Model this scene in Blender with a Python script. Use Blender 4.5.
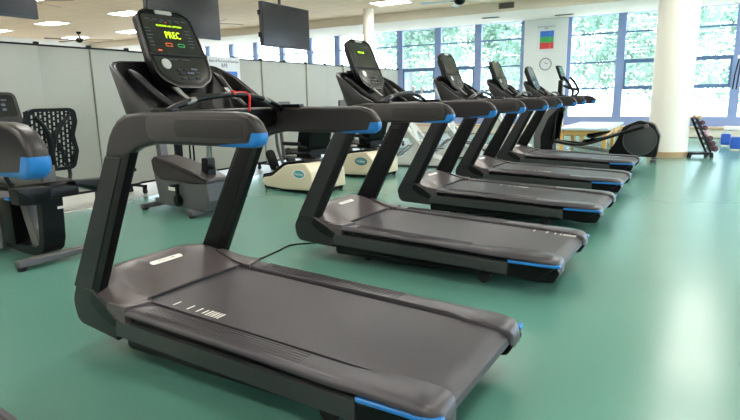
import bpy, bmesh, math, random
from mathutils import Vector, Matrix, Euler
PI = math.pi
sc = bpy.context.scene
for o in list(bpy.data.objects): bpy.data.objects.remove(o)
COL = sc.collection

# ------------------------------------------------------------------ camera
cam_d = bpy.data.cameras.new('camera'); cam = bpy.data.objects.new('camera', cam_d); COL.objects.link(cam)
YAW, PITCH, ROLL = -0.527, 0.200, -0.017
fw = Vector((math.cos(YAW)*math.cos(PITCH), -math.sin(YAW)*math.cos(PITCH), -math.sin(PITCH)))
rt = fw.cross(Vector((0, 0, 1))).normalized(); up = rt.cross(fw)
rt2 = rt*math.cos(ROLL) + up*math.sin(ROLL); up2 = up*math.cos(ROLL) - rt*math.sin(ROLL)
mw = Matrix((rt2, up2, -fw)).transposed().to_4x4(); mw.translation = Vector((-1.982, 1.068, 1.261))
cam.matrix_world = mw
cam_d.sensor_width = 36; cam_d.lens = 561.09/740*36; cam_d.clip_start = 0.02; cam_d.clip_end = 500
sc.camera = cam

# ------------------------------------------------------------------ world, exposure, lamp power
world = bpy.data.worlds.new('overcast_sky'); sc.world = world; world.use_nodes = True
wn = world.node_tree.nodes; wn['Background'].inputs['Color'].default_value = (0.80, 0.90, 1.0, 1)
wn['Background'].inputs['Strength'].default_value = 9.0
sc.view_settings.view_transform = 'Standard'; sc.view_settings.look = 'None'
sc.view_settings.gamma = 1; sc.view_settings.exposure = 0.08
PANEL_POWER = 27.0          # emission of the ceiling light diffusers
# sun, high and soft behind thin cloud
sun_d = bpy.data.lights.new('sun', 'SUN'); sun = bpy.data.objects.new('sun', sun_d); COL.objects.link(sun)
sun_d.energy = 2.5; sun_d.angle = 0.3; sun_d.color = (1, .96, .9)
sun.location = (20, -4, 14); sun.rotation_euler = Vector((-.35, .55, -.8)).to_track_quat('-Z', 'Y').to_euler()

# ------------------------------------------------------------------ materials
def s2l(c): return tuple(((v/255)/12.92 if v/255 <= .04045 else ((v/255+.055)/1.055)**2.4) for v in c)
MATS = {}
def mat(name, rgb, rough=.5, metal=0., spec=.5, noise=0., nscale=40., bump=0., bscale=200., coat=0., emit=None, es=0.):
    if name in MATS: return MATS[name]
    m = bpy.data.materials.new(name); m.use_nodes = True; nt = m.node_tree; b = nt.nodes['Principled BSDF']
    c = s2l(rgb)
    b.inputs['Base Color'].default_value = (*c, 1); b.inputs['Roughness'].default_value = rough
    b.inputs['Metallic'].default_value = metal; b.inputs['Specular IOR Level'].default_value = spec
    if coat: b.inputs['Coat Weight'].default_value = coat
    tc = nt.nodes.new('ShaderNodeTexCoord')
    if noise:
        n = nt.nodes.new('ShaderNodeTexNoise'); n.inputs['Scale'].default_value = nscale; n.inputs['Detail'].default_value = 4
        nt.links.new(tc.outputs['Object'], n.inputs['Vector'])
        r = nt.nodes.new('ShaderNodeMix'); r.data_type = 'RGBA'
        r.inputs['A'].default_value = (*[max(0, v*(1-noise)) for v in c], 1); r.inputs['B'].default_value = (*[min(1, v*(1+noise)) for v in c], 1)
        nt.links.new(n.outputs['Fac'], r.inputs['Factor']); nt.links.new(r.outputs['Result'], b.inputs['Base Color'])
    if bump:
        n2 = nt.nodes.new('ShaderNodeTexNoise'); n2.inputs['Scale'].default_value = bscale
        nt.links.new(tc.outputs['Object'], n2.inputs['Vector'])
        bp = nt.nodes.new('ShaderNodeBump'); bp.inputs['Strength'].default_value = bump; bp.inputs['Distance'].default_value = .002
        nt.links.new(n2.outputs['Fac'], bp.inputs['Height']); nt.links.new(bp.outputs['Normal'], b.inputs['Normal'])
    if emit:
        b.inputs['Emission Color'].default_value = (*s2l(emit), 1); b.inputs['Emission Strength'].default_value = es
    MATS[name] = m
    return m
M_GREY = mat('charcoal_plastic', (36, 36, 38), .36, spec=.3, noise=.06, bump=.15, bscale=600)
M_ARM = mat('warm_grey_plastic', (42, 38, 40), .34, spec=.4, noise=.06, bump=.15, bscale=600)
M_RAIL = mat('side_rail_grey', (50, 53, 53), .4)
M_PADL = mat('grip_surround_plastic', (56, 50, 50), .36, spec=.5)
M_PAD = mat('dark_grip_plastic', (33, 29, 29), .5, noise=.05)
M_BLACK = mat('black_plastic', (9, 9, 11), .34, spec=.22)
M_BLACKR = mat('black_rubber', (14, 14, 15), .75)
M_GLOSS = mat('gloss_black', (22, 22, 27), .10, spec=1.0)
M_BLUE = mat('blue_accent_plastic', (30, 118, 192), .35)
M_BELT = mat('running_belt_rubber', (58, 54, 59), .40, noise=.10, nscale=6, bump=.35, bscale=900)
M_STEP = mat('step_plastic', (62, 58, 64), .32, noise=.06, bump=.2, bscale=500)
M_HOOD = mat('hood_plastic', (72, 64, 66), .32, noise=.05, bump=.15, bscale=600)
M_SILVER = mat('silver_plastic', (176, 176, 176), .3, metal=.6)
M_CHROME = mat('chrome', (190, 190, 190), .18, metal=1)
M_WHITE = mat('white_print', (226, 222, 214), .5)
M_RED = mat('red_cord', (214, 28, 36), .5)
M_LED = mat('green_led', (190, 240, 20), .5, emit=(190, 240, 20), es=1.3)
M_LEDR = mat('orange_led', (220, 90, 30), .5, emit=(220, 90, 30), es=.45)
M_LEDG = mat('green_icon_led', (40, 170, 80), .5, emit=(40, 170, 80), es=.35)
M_PRINT = mat('grey_print', (84, 88, 104), .5)
M_CREAM = mat('cream_shell', (214, 204, 178), .4)
M_FRAMEB = mat('blue_grey_frame', (136, 154, 198), .45)
M_FRAMED = mat('dark_slate_frame', (88, 116, 156), .45)

# ------------------------------------------------------------------ mesh helpers
class MB:
    """collects shapes into one bmesh"""
    def __init__(self): self.bm = bmesh.new()
    def _xf(self, vs, M):
        if M is not None:
            for v in vs: v.co = M @ v.co
    def box(self, c, s, M=None, bev=0., seg=2):
        r = bmesh.ops.create_cube(self.bm, size=1)
        vs = r['verts']
        for v in vs: v.co = Vector((v.co.x*s[0]+c[0], v.co.y*s[1]+c[1], v.co.z*s[2]+c[2]))
        self._xf(vs, M)
        if bev: 
            es = {e for v in vs for e in v.link_edges}
            bmesh.ops.bevel(self.bm, geom=list(es), offset=bev, segments=seg, profile=.7, affect='EDGES')
        return self
    def prism(self, pts, axis, a, b, M=None, bev=0., seg=2):
        """polygon pts (2D) extruded along axis ('x': pts are (y,z), 'y': (x,z), 'z': (x,y)) from a to b"""
        def P(p, t):
            return Vector((t, p[0], p[1])) if axis == 'x' else Vector((p[0], t, p[1])) if axis == 'y' else Vector((p[0], p[1], t))
        A = [self.bm.verts.new(P(p, a)) for p in pts]; B = [self.bm.verts.new(P(p, b)) for p in pts]
        n = len(pts); fs = []
        f1 = self.bm.faces.new(A); f2 = self.bm.faces.new(B[::-1]); fs += [f1, f2]
        for i in range(n):
            j = (i+1) % n; fs.append(self.bm.faces.new((A[j], A[i], B[i], B[j])))
        self._xf(A+B, M)
        bmesh.ops.recalc_face_normals(self.bm, faces=fs)
        if bev:
            es = set(f1.edges) | set(f2.edges)
            bmesh.ops.bevel(self.bm, geom=list(es), offset=bev, segments=seg, profile=.7, affect='EDGES')
        return self
    def tube(self, pts, r, n=12, sq=1., cap=True, M=None, smooth_path=0):
        pts = [Vector(p) for p in pts]
        rs = r if isinstance(r, (list, tuple)) else [r]*len(pts)
        if smooth_path:
            pts, rs = catmull(pts, list(rs), smooth_path)
        rings = []; prev = None
        for i, p in enumerate(pts):
            t = (pts[min(i+1, len(pts)-1)] - pts[max(i-1, 0)]).normalized()
            if prev is None:
                ref = Vector((0, 0, 1)) if abs(t.z) < .9 else Vector((1, 0, 0))
                a = t.cross(ref).normalized()
            else:
                a = (prev - t*prev.dot(t)).normalized()
            b = t.cross(a); prev = a
            rings.append([self.bm.verts.new(p + (a*math.cos(k*2*PI/n)*rs[i] + b*math.sin(k*2*PI/n)*rs[i]*sq)) for k in range(n)])
        for i in range(len(rings)-1):
            for k in range(n):
                self.bm.faces.new((rings[i][k], rings[i][(k+1) % n], rings[i+1][(k+1) % n], rings[i+1][k]))
        if cap: self.bm.faces.new(rings[0][::-1]); self.bm.faces.new(rings[-1])
        self._xf([v for q in rings for v in q], M)
        return self
    def cyl(self, p0, p1, r, n=20, M=None, r1=None):
        return self.tube([p0, p1], [r, r if r1 is None else r1], n, M=M)
    def lathe(self, prof, n=24, M=None):
        """prof: (r,z) list around z"""
        rings = []
        for r, z in prof:
            if r < 1e-6: rings.append([self.bm.verts.new((0, 0, z))])
            else: rings.append([self.bm.verts.new((r*math.cos(k*2*PI/n), r*math.sin(k*2*PI/n), z)) for k in range(n)])
        for a, b in zip(rings, rings[1:]):
            for k in range(n):
                k2 = (k+1) % n
                if len(a) == 1 and len(b) == 1: continue
                if len(a) == 1: self.bm.faces.new((a[0], b[k], b[k2]))
                elif len(b) == 1: self.bm.faces.new((a[k], b[0], a[k2]))
                else: self.bm.faces.new((a[k], b[k], b[k2], a[k2]))
        if len(rings[0]) > 1: self.bm.faces.new(rings[0])
        if len(rings[-1]) > 1: self.bm.faces.new(rings[-1])
        self._xf([v for q in rings for v in q], M)
        return self
    def loft(self, secs, cap=True, M=None):
        """secs: list of closed rings of 3D points with equal counts"""
        rings = [[self.bm.verts.new(Vector(p)) for p in s] for s in secs]; n = len(secs[0])
        for a, b in zip(rings, rings[1:]):
            for k in range(n): self.bm.faces.new((a[k], a[(k+1) % n], b[(k+1) % n], b[k]))
        if cap: self.bm.faces.new(rings[0][::-1]); self.bm.faces.new(rings[-1])
        self._xf([v for q in rings for v in q], M)
        return self
    def ball(self, c, s, M=None, n=12):
        r = bmesh.ops.create_uvsphere(self.bm, u_segments=n, v_segments=max(6, n//2+2), radius=1)
        for v in r['verts']: v.co = Vector((v.co.x*s[0]+c[0], v.co.y*s[1]+c[1], v.co.z*s[2]+c[2]))
        self._xf(r['verts'], M); return self
    def ring(self, outer, inner, axis, a, b, M=None):
        """frame: outer and inner closed outlines with equal counts, extruded"""
        def P(p, t):
            return Vector((t, p[0], p[1])) if axis == 'x' else Vector((p[0], t, p[1])) if axis == 'y' else Vector((p[0], p[1], t))
        O0 = [self.bm.verts.new(P(p, a)) for p in outer]; I0 = [self.bm.verts.new(P(p, a)) for p in inner]
        O1 = [self.bm.verts.new(P(p, b)) for p in outer]; I1 = [self.bm.verts.new(P(p, b)) for p in inner]
        n = len(outer)
        for i in range(n):
            j = (i+1) % n
            for q in ((O0[i], O0[j], I0[j], I0[i]), (O1[j], O1[i], I1[i], I1[j]), (O0[j], O0[i], O1[i], O1[j]), (I0[i], I0[j], I1[j], I1[i])):
                self.bm.faces.new(q)
        self._xf(O0+I0+O1+I1, M); return self
    def build(self, name, m, parent=None, sharp=38, loc=None, rz=0.):
        bmesh.ops.recalc_face_normals(self.bm, faces=self.bm.faces[:])
        ca = math.cos(math.radians(sharp))
        for f in self.bm.faces: f.smooth = True
        for e in self.bm.edges:
            if len(e.link_faces) == 2 and e.link_faces[0].normal.dot(e.link_faces[1].normal) < ca: e.smooth = False
            elif len(e.link_faces) != 2: e.smooth = False
        me = bpy.data.meshes.new(name); self.bm.to_mesh(me); self.bm.free()
        o = bpy.data.objects.new(name, me); COL.objects.link(o)
        if m: me.materials.append(m)
        if parent: o.parent = parent
        if loc: o.location = loc
        if rz: o.rotation_euler.z = rz
        return o
def catmull(pts, rs, k):
    P = [pts[0]]+pts+[pts[-1]]; R = [rs[0]]+rs+[rs[-1]]; out = []; ro = []
    for i in range(1, len(P)-2):
        for s in range(k):
            t = s/k
            a = .5*((2*P[i])+(P[i+1]-P[i-1])*t+(2*P[i-1]-5*P[i]+4*P[i+1]-P[i+2])*t*t+(3*P[i]-P[i-1]-3*P[i+1]+P[i+2])*t**3)
            out.append(a); ro.append(R[i]*(1-t)+R[i+1]*t)
    out.append(pts[-1]); ro.append(rs[-1]); return out, ro
def fillet(pts, seg=5):
    """pts: (a, b, radius) polygon corners -> smooth outline"""
    out = []; n = len(pts)
    for i, p in enumerate(pts):
        c = Vector(p[:2]); r = p[2] if len(p) > 2 else 0
        a = Vector(pts[i-1][:2]); b = Vector(pts[(i+1) % n][:2])
        if r <= 0: out.append(tuple(c)); continue
        u = (a-c); v = (b-c); lu, lv = u.length, v.length; u.normalize(); v.normalize()
        ang = math.acos(max(-1, min(1, u.dot(v)))); 
        if ang < .01 or PI-ang < .01: out.append(tuple(c)); continue
        d = min(r/math.tan(ang/2), lu*.49, lv*.49)
        p0 = c+u*d; p1 = c+v*d
        for s in range(seg+1):
            t = s/seg; out.append(tuple(p0*(1-t)**2 + c*2*t*(1-t) + p1*t*t))
    return out
def rrect(x0, z0, x1, z1, r, seg=4):
    if not isinstance(r, (list, tuple)): r = [r]*4
    return fillet([(x0, z0, r[0]), (x1, z0, r[1]), (x1, z1, r[2]), (x0, z1, r[3])], seg)
def tag(o, label=None, cat=None, group=None, kind=None):
    if label: o['label'] = label
    if cat: o['category'] = cat
    if group: o['group'] = group
    if kind: o['kind'] = kind
    return o
def thing(name, label, cat, loc=(0, 0, 0), rz=0., group=None):
    o = bpy.data.objects.new(name, None); o.empty_display_size = .1; COL.objects.link(o)
    o.location = loc; o.rotation_euler.z = rz
    return tag(o, label, cat, group)
def struct(o): o['kind'] = 'structure'; return o
def copy_tree(o, parent=None):
    c = o.copy(); COL.objects.link(c)
    if parent: c.parent = parent
    for ch in list(o.children): copy_tree(ch, c)
    return c
def text_mesh(name, body, size, M, m, parent, depth=.0006, align='CENTER', sx=1.):
    cu = bpy.data.curves.new(name, 'FONT'); cu.body = body; cu.size = size; cu.extrude = depth
    cu.align_x = align; cu.align_y = 'CENTER'; cu.resolution_u = 3
    t = bpy.data.objects.new(name, cu); COL.objects.link(t)
    dg = bpy.context.evaluated_depsgraph_get(); me = bpy.data.meshes.new_from_object(t.evaluated_get(dg))
    bpy.data.objects.remove(t); bpy.data.curves.remove(cu)
    me.transform(Matrix.Scale(sx, 4, (1, 0, 0))); me.transform(M)
    me.materials.clear(); me.materials.append(m)
    o = bpy.data.objects.new(name, me); COL.objects.link(o)
    if parent: o.parent = parent
    return o
def frameM(origin, xdir, ydir):
    x = Vector(xdir).normalized(); y = Vector(ydir); y = (y-x*x.dot(y)).normalized(); z = x.cross(y)
    m = Matrix((x, y, z)).transposed().to_4x4(); m.translation = Vector(origin); return m

# ================================================================== the room
XW = 16.0        # window wall
ZC = 3.70        # ceiling
ZS = 3.45        # soffit by the windows
XS = 13.7        # soffit face
X0, Y0, Y1 = -6.0, -6.0, 24.0
def nodes_floor(name, rgb, rough):
    m = mat(name, rgb, rough, noise=.07, nscale=1.3, spec=.5)
    return m
M_FLOOR = nodes_floor('green_vinyl', (86, 133, 121), .22)
M_FLOOR2 = nodes_floor('grey_vinyl', (118, 126, 118), .4)
M_CEIL = mat('warm_ceiling_tile', (252, 224, 192), .9)
M_WALL = mat('white_wall', (238, 238, 236), .8)
M_SOFF = mat('soffit_paint', (224, 214, 196), .85)
def ceiling_tiles(m):
    nt = m.node_tree; b = nt.nodes['Principled BSDF']
    tc = nt.nodes.new('ShaderNodeTexCoord'); br = nt.nodes.new('ShaderNodeTexBrick')
    br.offset = 0; br.inputs['Scale'].default_value = 1; br.inputs['Brick Width'].default_value = .61; br.inputs['Row Height'].default_value = .61
    br.inputs['Mortar Size'].default_value = .012; c = s2l((252, 224, 192))
    br.inputs['Color1'].default_value = (*c, 1); br.inputs['Color2'].default_value = (c[0]*.96, c[1]*.96, c[2]*.96, 1)
    br.inputs['Mortar'].default_value = (c[0]*.8, c[1]*.8, c[2]*.8, 1)
    nt.links.new(tc.outputs['Object'], br.inputs['Vector']); nt.links.new(br.outputs['Color'], b.inputs['Base Color'])
ceiling_tiles(M_CEIL)
struct(MB().box(((X0+XW)/2, (Y0+7.35)/2, -.05), (XW-X0, 7.35-Y0, .1)).build('floor', M_FLOOR))
struct(MB().box(((X0+XW)/2, (7.35+Y1)/2, -.05), (XW-X0, Y1-7.35, .1)).build('floor', M_FLOOR2))
struct(MB().box(((X0+XS)/2, (Y0+Y1)/2, ZC+.05), (XS-X0, Y1-Y0, .1)).build('ceiling', M_CEIL))
struct(MB().box(((XS+.1+XW)/2, (Y0+Y1)/2, ZS+.05), (XW-XS-.1, Y1-Y0, .1)).build('trim_1', M_SOFF))
struct(MB().box((XS+.05, (Y0+Y1)/2, (ZS+ZC)/2+.05), (.1, Y1-Y0, ZC-ZS+.10)).build('trim_2', M_SOFF))
struct(MB().box(((X0+XW)/2, Y1+.1, ZC/2), (XW-X0, .2, ZC)).build('wall_left', M_WALL))
struct(MB().box(((X0+XW)/2, Y0-.1, .35), (XW-X0, .2, .70)).build('wall_right', M_WALL))
struct(MB().box(((X0+XW)/2, Y0-.1, 3.50), (XW-X0, .2, .40)).build('wall_right', M_WALL))
struct(MB().box(((X0+2)/2, Y0-.1, 2.0), (2-X0, .2, 2.6)).build('wall_right', M_WALL))
SIDE = [2, 4, 6, 8, 10, 12, 14, 16]
struct(MB().box((X0-.1, (Y0+Y1)/2, ZC/2), (.2, Y1-Y0, ZC)).build('wall_back', M_WALL))

# window wall: sill, mullions, glass
SILL = .56
struct(MB().box((XW+.1, (Y0+Y1)/2, .15), (.2, Y1-Y0, .30)).build('wall_front', M_WALL))
hl = thing('radiator_cover', 'long cream radiator cover with a wooden top running under the windows', 'radiator cover', (XW-.11, 0, 0))
MB().box((0, (Y0+Y1)/2, .13), (.2, Y1-Y0-.1, .22)).build('casing', mat('cream_metal', (222, 216, 200), .6), hl)
MB().box((-.03, (Y0+Y1)/2, .27), (.27, Y1-Y0-.1, .05), bev=.01).build('wooden_top', mat('light_oak', (206, 172, 128), .5, noise=.15, nscale=6), hl)
M_GLASS = bpy.data.materials.new('window_glass'); M_GLASS.use_nodes = True
nt = M_GLASS.node_tree; nt.nodes.clear(); out = nt.nodes.new('ShaderNodeOutputMaterial')
tr = nt.nodes.new('ShaderNodeBsdfTransparent'); tr.inputs[0].default_value = (.93, .97, 1, 1); gl = nt.nodes.new('ShaderNodeBsdfGlossy'); gl.inputs['Roughness'].default_value = .02
mx = nt.nodes.new('ShaderNodeMixShader'); mx.inputs[0].default_value = .06
nt.links.new(tr.outputs[0], mx.inputs[1]); nt.links.new(gl.outputs[0], mx.inputs[2]); nt.links.new(mx.outputs[0], out.inputs[0])
mull = [-5.6, -3.9, -2.5, -1.1, .3, 1.75, 3.16, 4.64, 5.92, 7.42, 8.82, 10.25, 11.6, 12.85, 14.1, 15.45, 16.8, 18.1, 19.45, 20.8, 22.2, 23.8]
WTOP = ZS
k = 0
for i, (a, b) in enumerate(zip(mull, mull[1:])):
    ya, yb = a, b
    if abs(a-4.64) < .01:      # the white pier with the poster and the clock
        struct(MB().box((XW+.08, (a+b)/2, ZS/2+.1), (.22, b-a, ZS-.2)).build('wall_front', M_WALL)); continue
    k += 1
    w = bpy.data.objects.new('window_%d' % k, None); COL.objects.link(w); w.location = (XW+.08, (ya+yb)/2, 0); struct(w)
    hw = (yb-ya)/2
    f = MB()
    for s_ in (-1, 1): f.box((0, s_*(hw-.055), (SILL+WTOP)/2), (.12, .11, WTOP-SILL))
    f.box((0, 0, (.30+SILL)/2), (.14, 2*hw, SILL-.30)); f.box((0, 0, WTOP+.03), (.12, 2*hw, .08))
    f.build('window_frame', M_FRAMEB, w)
    t = MB()
    thick = i in (0, 1, 2, 3, 4, 5, 9, 10, 12)          # bays with an opening light
    t.box((0, 0, 2.93), (.05, 2*hw-.2, .045))
    if thick:
        t.box((0, 0, 2.12), (.10, 2*hw-.2, .11)); t.box((0, 0, 1.38), (.09, 2*hw-.2, .10))
        for s_ in (-1, 1): t.box((0, s_*(hw-.14), 1.75), (.09, .06, .7))
    else:
        t.box((0, 0, 2.12), (.05, 2*hw-.2, .045)); t.box((0, 0, 1.38), (.05, 2*hw-.2, .045))
    t.build('glazing_bar', M_FRAMED, w)
    MB().box((0, 0, (SILL+WTOP)/2), (.012, 2*hw-.2, WTOP-SILL)).build('window_pane', M_GLASS, w)
for a, b in zip(SIDE, SIDE[1:]):
    k += 1
    w = bpy.data.objects.new('window_%d' % k, None); COL.objects.link(w); w.location = ((a+b)/2, Y0-.1, 0); struct(w)
    MB().ring([(-1, .70), (1, .70), (1, 3.30), (-1, 3.30)], [(-.9, .78), (.9, .78), (.9, 3.22), (-.9, 3.22)], 'y', -.06, .06).build('window_frame', M_FRAMEB, w)
    MB().box((0, 0, 2.12), (1.8, .06, .06)).build('glazing_bar', M_FRAMED, w)
    MB().box((0, 0, 2.0), (1.8, .012, 2.44)).build('window_pane', M_GLASS, w)
# outside ground
struct(MB().box((40, -50, -.3), (127, 87, .1)).build('outside_ground', mat('pale_paving', (225, 222, 212), .9)))
struct(MB().box((60, 41.8, -.3), (87, 96, .1)).build('outside_ground', mat('pale_paving', (225, 222, 212), .9)))

# ------------------------------------------------------------------ ceiling lights
M_DIFF = bpy.data.materials.new('light_diffuser'); M_DIFF.use_nodes = True
b = M_DIFF.node_tree.nodes['Principled BSDF']; b.inputs['Base Color'].default_value = (.9, .9, .9, 1)
b.inputs['Emission Color'].default_value = (1, .955, .90, 1); b.inputs['Emission Strength'].default_value = PANEL_POWER
def ceiling_light():
    t = thing('ceiling_light', 'white rectangular ceiling light panel', 'ceiling light')
    fr = MB().ring([(-.32, -.52), (.32, -.52), (.32, .52), (-.32, .52)], [(-.285, -.485), (.285, -.485), (.285, .485), (-.285, .485)], 'z', -.02, .0)
    fr.build('light_frame', M_WHITE, t)
    MB().box((0, 0, -.008), (.57, .97, .008)).build('diffuser', M_DIFF, t)
    return t
CL = ceiling_light(); first = True
lights_xy = []
for i in range(7):
    for j in range(9):
        x = -4.4+i*2.9; y = -4.3+j*3.05
        lights_xy.append((x, y))
for i in range(7):
    for j in range(8):
        x = 12.0-2.9*i; y = 22.7-3.65*j
        if x < X0 or y < Y0: continue
        if (round(x, 1), j) in ((9.1, 3), (12.0, 3), (12.0, 2)): continue
        if (i, j) == (0, 4): x, y = 11.9, 8.4
        if j == 0: y -= .35
        o = CL if first else copy_tree(CL); first = False
        o.location = (x, y, ZC)
        o['label'] = 'white rectangular ceiling light panel'; o['group'] = 'light panels set in the ceiling'

# ------------------------------------------------------------------ treadmill (local: x across, -y towards the runner's back, origin under the middle of the deck)
YO = 2.65
M_SENS = mat('sensor_metal', (128, 128, 126), .35, metal=.5)
def L(pts): return [(p[0]-YO,)+tuple(p[1:]) for p in pts]
def make_treadmill(name='treadmill'):
    T = thing(name, 'black treadmill', 'treadmill')
    for s in (-1, 1):
        def ax(a, b): return (s*a, s*b) if s > 0 else (s*b, s*a)
        # upright post
        a, b_ = ax(.396, .446)
        up_ = MB().prism(fillet(L([(3.748, .338, 0), (3.370, 1.015, 0), (3.244, 1.015, 0), (3.590, .338, 0)])), 'x', a, b_, bev=.014, seg=3)
        u_o = up_.build('upright', M_GREY, T)
        c0, c1 = ax(.393, .441)
        MB().prism(L([(3.63, .338), (3.26, 1.04), (3.175, 1.065), (3.540, .338)]), 'x', c0, c1, bev=.010, seg=2).build('upright_channel', M_BLACK, u_o)
        # inner face channel cover
        i0, i1 = ax(.390, .400)
        MB().prism(L([(3.725, .36), (3.355, .985), (3.255, .985), (3.585, .36)]), 'x', i0, i1, bev=.003, seg=1).build('inner_panel', M_BLACK, u_o)
        for (yy, zz) in ((3.53, .45), (3.235, .955)): MB().cyl((s*.388, yy-YO, zz), (s*.401, yy-YO, zz), .008, 10).build('bolt', M_BLACKR, u_o)
        # handrail
        a, b_ = ax(.393, .443)
        outl = fillet(L([(3.370, 1.012, 0), (3.353, 1.060, .02), (3.330, 1.104, .03), (3.300, 1.142, .03), (3.262, 1.176, .03), (3.21, 1.200, .04), (3.10, 1.212, .05), (2.95, 1.214, .05), (2.57, 1.214, 0), (2.52, 1.2095, 0), (2.478, 1.196, 0), (2.448, 1.172, 0), (2.431, 1.143, 0), (2.428, 1.118, 0), (2.438, 1.096, 0), (2.462, 1.082, 0), (2.49, 1.080, 0), (3.02, 1.080, .05), (3.13, 1.058, .04), (3.244, 1.012, 0)]), 8)
        hr = MB().prism(outl, 'x', a, b_, bev=.023, seg=5).build('handrail', M_ARM, T)
        for nm, y0, y1, z0, z1, d, m_ in (('grip_pad', 2.485, 3.06, 1.096, 1.201, .4465, M_PADL), ('grip_insert', 2.51, 2.88, 1.112, 1.184, .4495, M_PAD)):
            p0, p1 = ax(.425, d)
            r_ = (z1-z0)/2-.002
            MB().prism(rrect(y0-YO, z0, y1-YO, z1, r_, 7), 'x', p0, p1, bev=.003, seg=2).build(nm, m_, hr)
        capm = MB()
        for keep in ((2.4845, 1.136, None), (2.645, 1.098, 2.4835)):
            q = MB().prism([((p[0]+YO-2.9)*1.0+2.9-YO-.0012, 1.15+(p[1]-1.15)*1.012) for p in outl], 'x', a-.0018, b_+.0018, bev=.0235, seg=5)
            cuts = [((0, keep[0]-YO, 0), (0, 1, .35 if keep[2] is None else 0)), ((0, 0, keep[1]), (0, 0, 1))] if keep[2] is None else [((0, keep[0]-YO, 0), (0, 1, 0)), ((0, 2.49-YO, keep[1]), (0, .07, 1)), ((0, keep[2]-YO, 0), (0, -1, 0))]
            if keep[2] is None: cuts[0] = ((0, keep[0]-YO, 1.10), (0, 1, .45))
            for co, no in cuts:
                r_ = bmesh.ops.bisect_plane(q.bm, geom=q.bm.verts[:]+q.bm.edges[:]+q.bm.faces[:], plane_co=co, plane_no=Vector(no).normalized(), clear_outer=True)
                ed = [e for e in r_['geom_cut'] if isinstance(e, bmesh.types.BMEdge)]
                if ed: bmesh.ops.holes_fill(q.bm, edges=[e for e in q.bm.edges if e.is_boundary], sides=0)
            me_ = bpy.data.meshes.new('tmp'); q.bm.to_mesh(me_); capm.bm.from_mesh(me_); bpy.data.meshes.remove(me_); q.bm.free()
        capm.build('rail_end_cap', M_BLUE, hr)
        # base corner
        def taper(b):
            for v in b.bm.verts:
                yy = v.co.y+YO
                if yy > 3.39: v.co.x -= s*(yy-3.39)*.115
            return b
        a, b_ = ax(.395, .470)
        taper(MB().prism(fillet(L([(3.752, .345, 0), (3.808, .25, .08), (3.780, .130, .10), (3.39, .128, 0), (3.375, .240, 0), (3.45, .285, .05), (3.585, .345, .03)]), 6), 'x', a, b_, bev=.014, seg=3)).build('frame_corner', M_GREY, T)
        a, b_ = ax(.464, .4725)
        taper(MB().prism(fillet(L([(3.590, .335, .02), (3.625, .285, .04), (3.53, .225, .05), (3.39, .190, .02), (3.385, .235, .01), (3.47, .288, .05)]), 5), 'x', a, b_, bev=.002, seg=1)).build('corner_cover', M_BLACK, T)
        # side rail (grey extrusion) and its blue insert
        a, b_ = ax(.395, .470)
        sr = MB().prism(fillet(L([(3.40, .150, 0), (3.40, .232, 0), (2.03, .198, 0), (2.03, .115, 0)]), 4), 'x', a, b_, bev=.012, seg=2).build('side_rail', M_RAIL, T)
        a, b_ = ax(.335, .464)
        MB().prism(fillet(L([(2.03, .105, 0), (2.03, .195, 0), (1.72, .212, .01), (1.700, .165, .03), (1.735, .100, .04), (1.85, .092, .03)]), 4), 'x', a, b_, bev=.016, seg=3).build('rear_bumper', M_BLACK, T)
        a, b_ = ax(.42, .4685)
        MB().prism(fillet(L([(2.03, .196, 0), (2.03, .214, 0), (1.76, .216, .02), (1.702, .218, .01), (1.698, .200, .01), (1.76, .197, .02)]), 4), 'x', a, b_, bev=.004, seg=1).build('accent_insert', M_BLUE, sr)
        # corner accent on the rear face
        # foot rail (step) : profile lofted along y with the rounded rear end
        secs = []
        def top(y): return .282+.035*(y-2.7) if y > 1.9 else .254+.02*(y-1.9)
        for (y, xi, xo, dz, h) in ((3.45, .344, .458, -.012, .03), (3.36, .344, .466, -.006, .03), (2.6, .344, .468, 0, .03), (2.13, .344, .468, .0, .035), (2.02, .336, .466, .004, .035), (1.93, .305, .466, .005, .035), (1.83, .300, .466, .004, .035), (1.77, .300, .464, .0, .035), (1.735, .302, .455, -.006, .035), (1.712, .310, .435, -.020, .06), (1.700, .33, .41, -.045, .05)):
            z = top(y)+dz; r_ = .010
            sec = [(xi, z-h), (xi, z-r_), (xi+r_*.3, z-r_*.3), (xi+r_, z), (xo-.03, z), (xo-.010, z-.006), (xo, z-.020), (xo, z-h)]
            secs.append([(s*px, y-YO, pz) for px, pz in sec])
        st = MB().loft(secs).build('foot_rail', M_STEP, T)
        rd = MB()
        for k in range(5):
            xr = .362+k*.018
            za, zb = top(3.22)+.0008, top(2.25)+.0008
            Mr = frameM((s*xr, (3.20+2.30)/2-YO, (top(3.2)+top(2.3))/2+.0005), (1, 0, 0), (0, 1, .035))
            rd.box((0, 0, 0), (.006, .90, .004), M=Mr, bev=.0015, seg=1)
        rd.build('tread_ridge', M_STEP, st)
    # belt and rollers
    zt = lambda y: .268+.035*(y-2.7)
    belt = MB()
    prof = L([(3.42, zt(3.40)), (1.80, zt(1.80)), (1.755, zt(1.77)-.008), (1.722, zt(1.75)-.035), (1.718, zt(1.75)-.065), (1.74, zt(1.75)-.095), (1.80, zt(1.75)-.11), (3.42, .20)])
    be = belt.prism(prof, 'x', -.314, .314).build('running_belt', M_BELT, T)
    for (yc, xw, yw) in ((3.19, .050, .010), (3.095, .050, .010), (3.035, .045, .010), (2.995, .045, .010), (2.970, .055, .011), (2.951, .055, .008), (2.932, .055, .012), (2.913, .055, .008), (2.896, .055, .011)):
        MB().box((-.262, yc-YO, zt(yc)+.0009), (xw, yw, .0012)).build('belt_marking', M_WHITE, be)
    # motor cover, lofted from rear lip to the front
    secs = []
    N = 17
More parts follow.
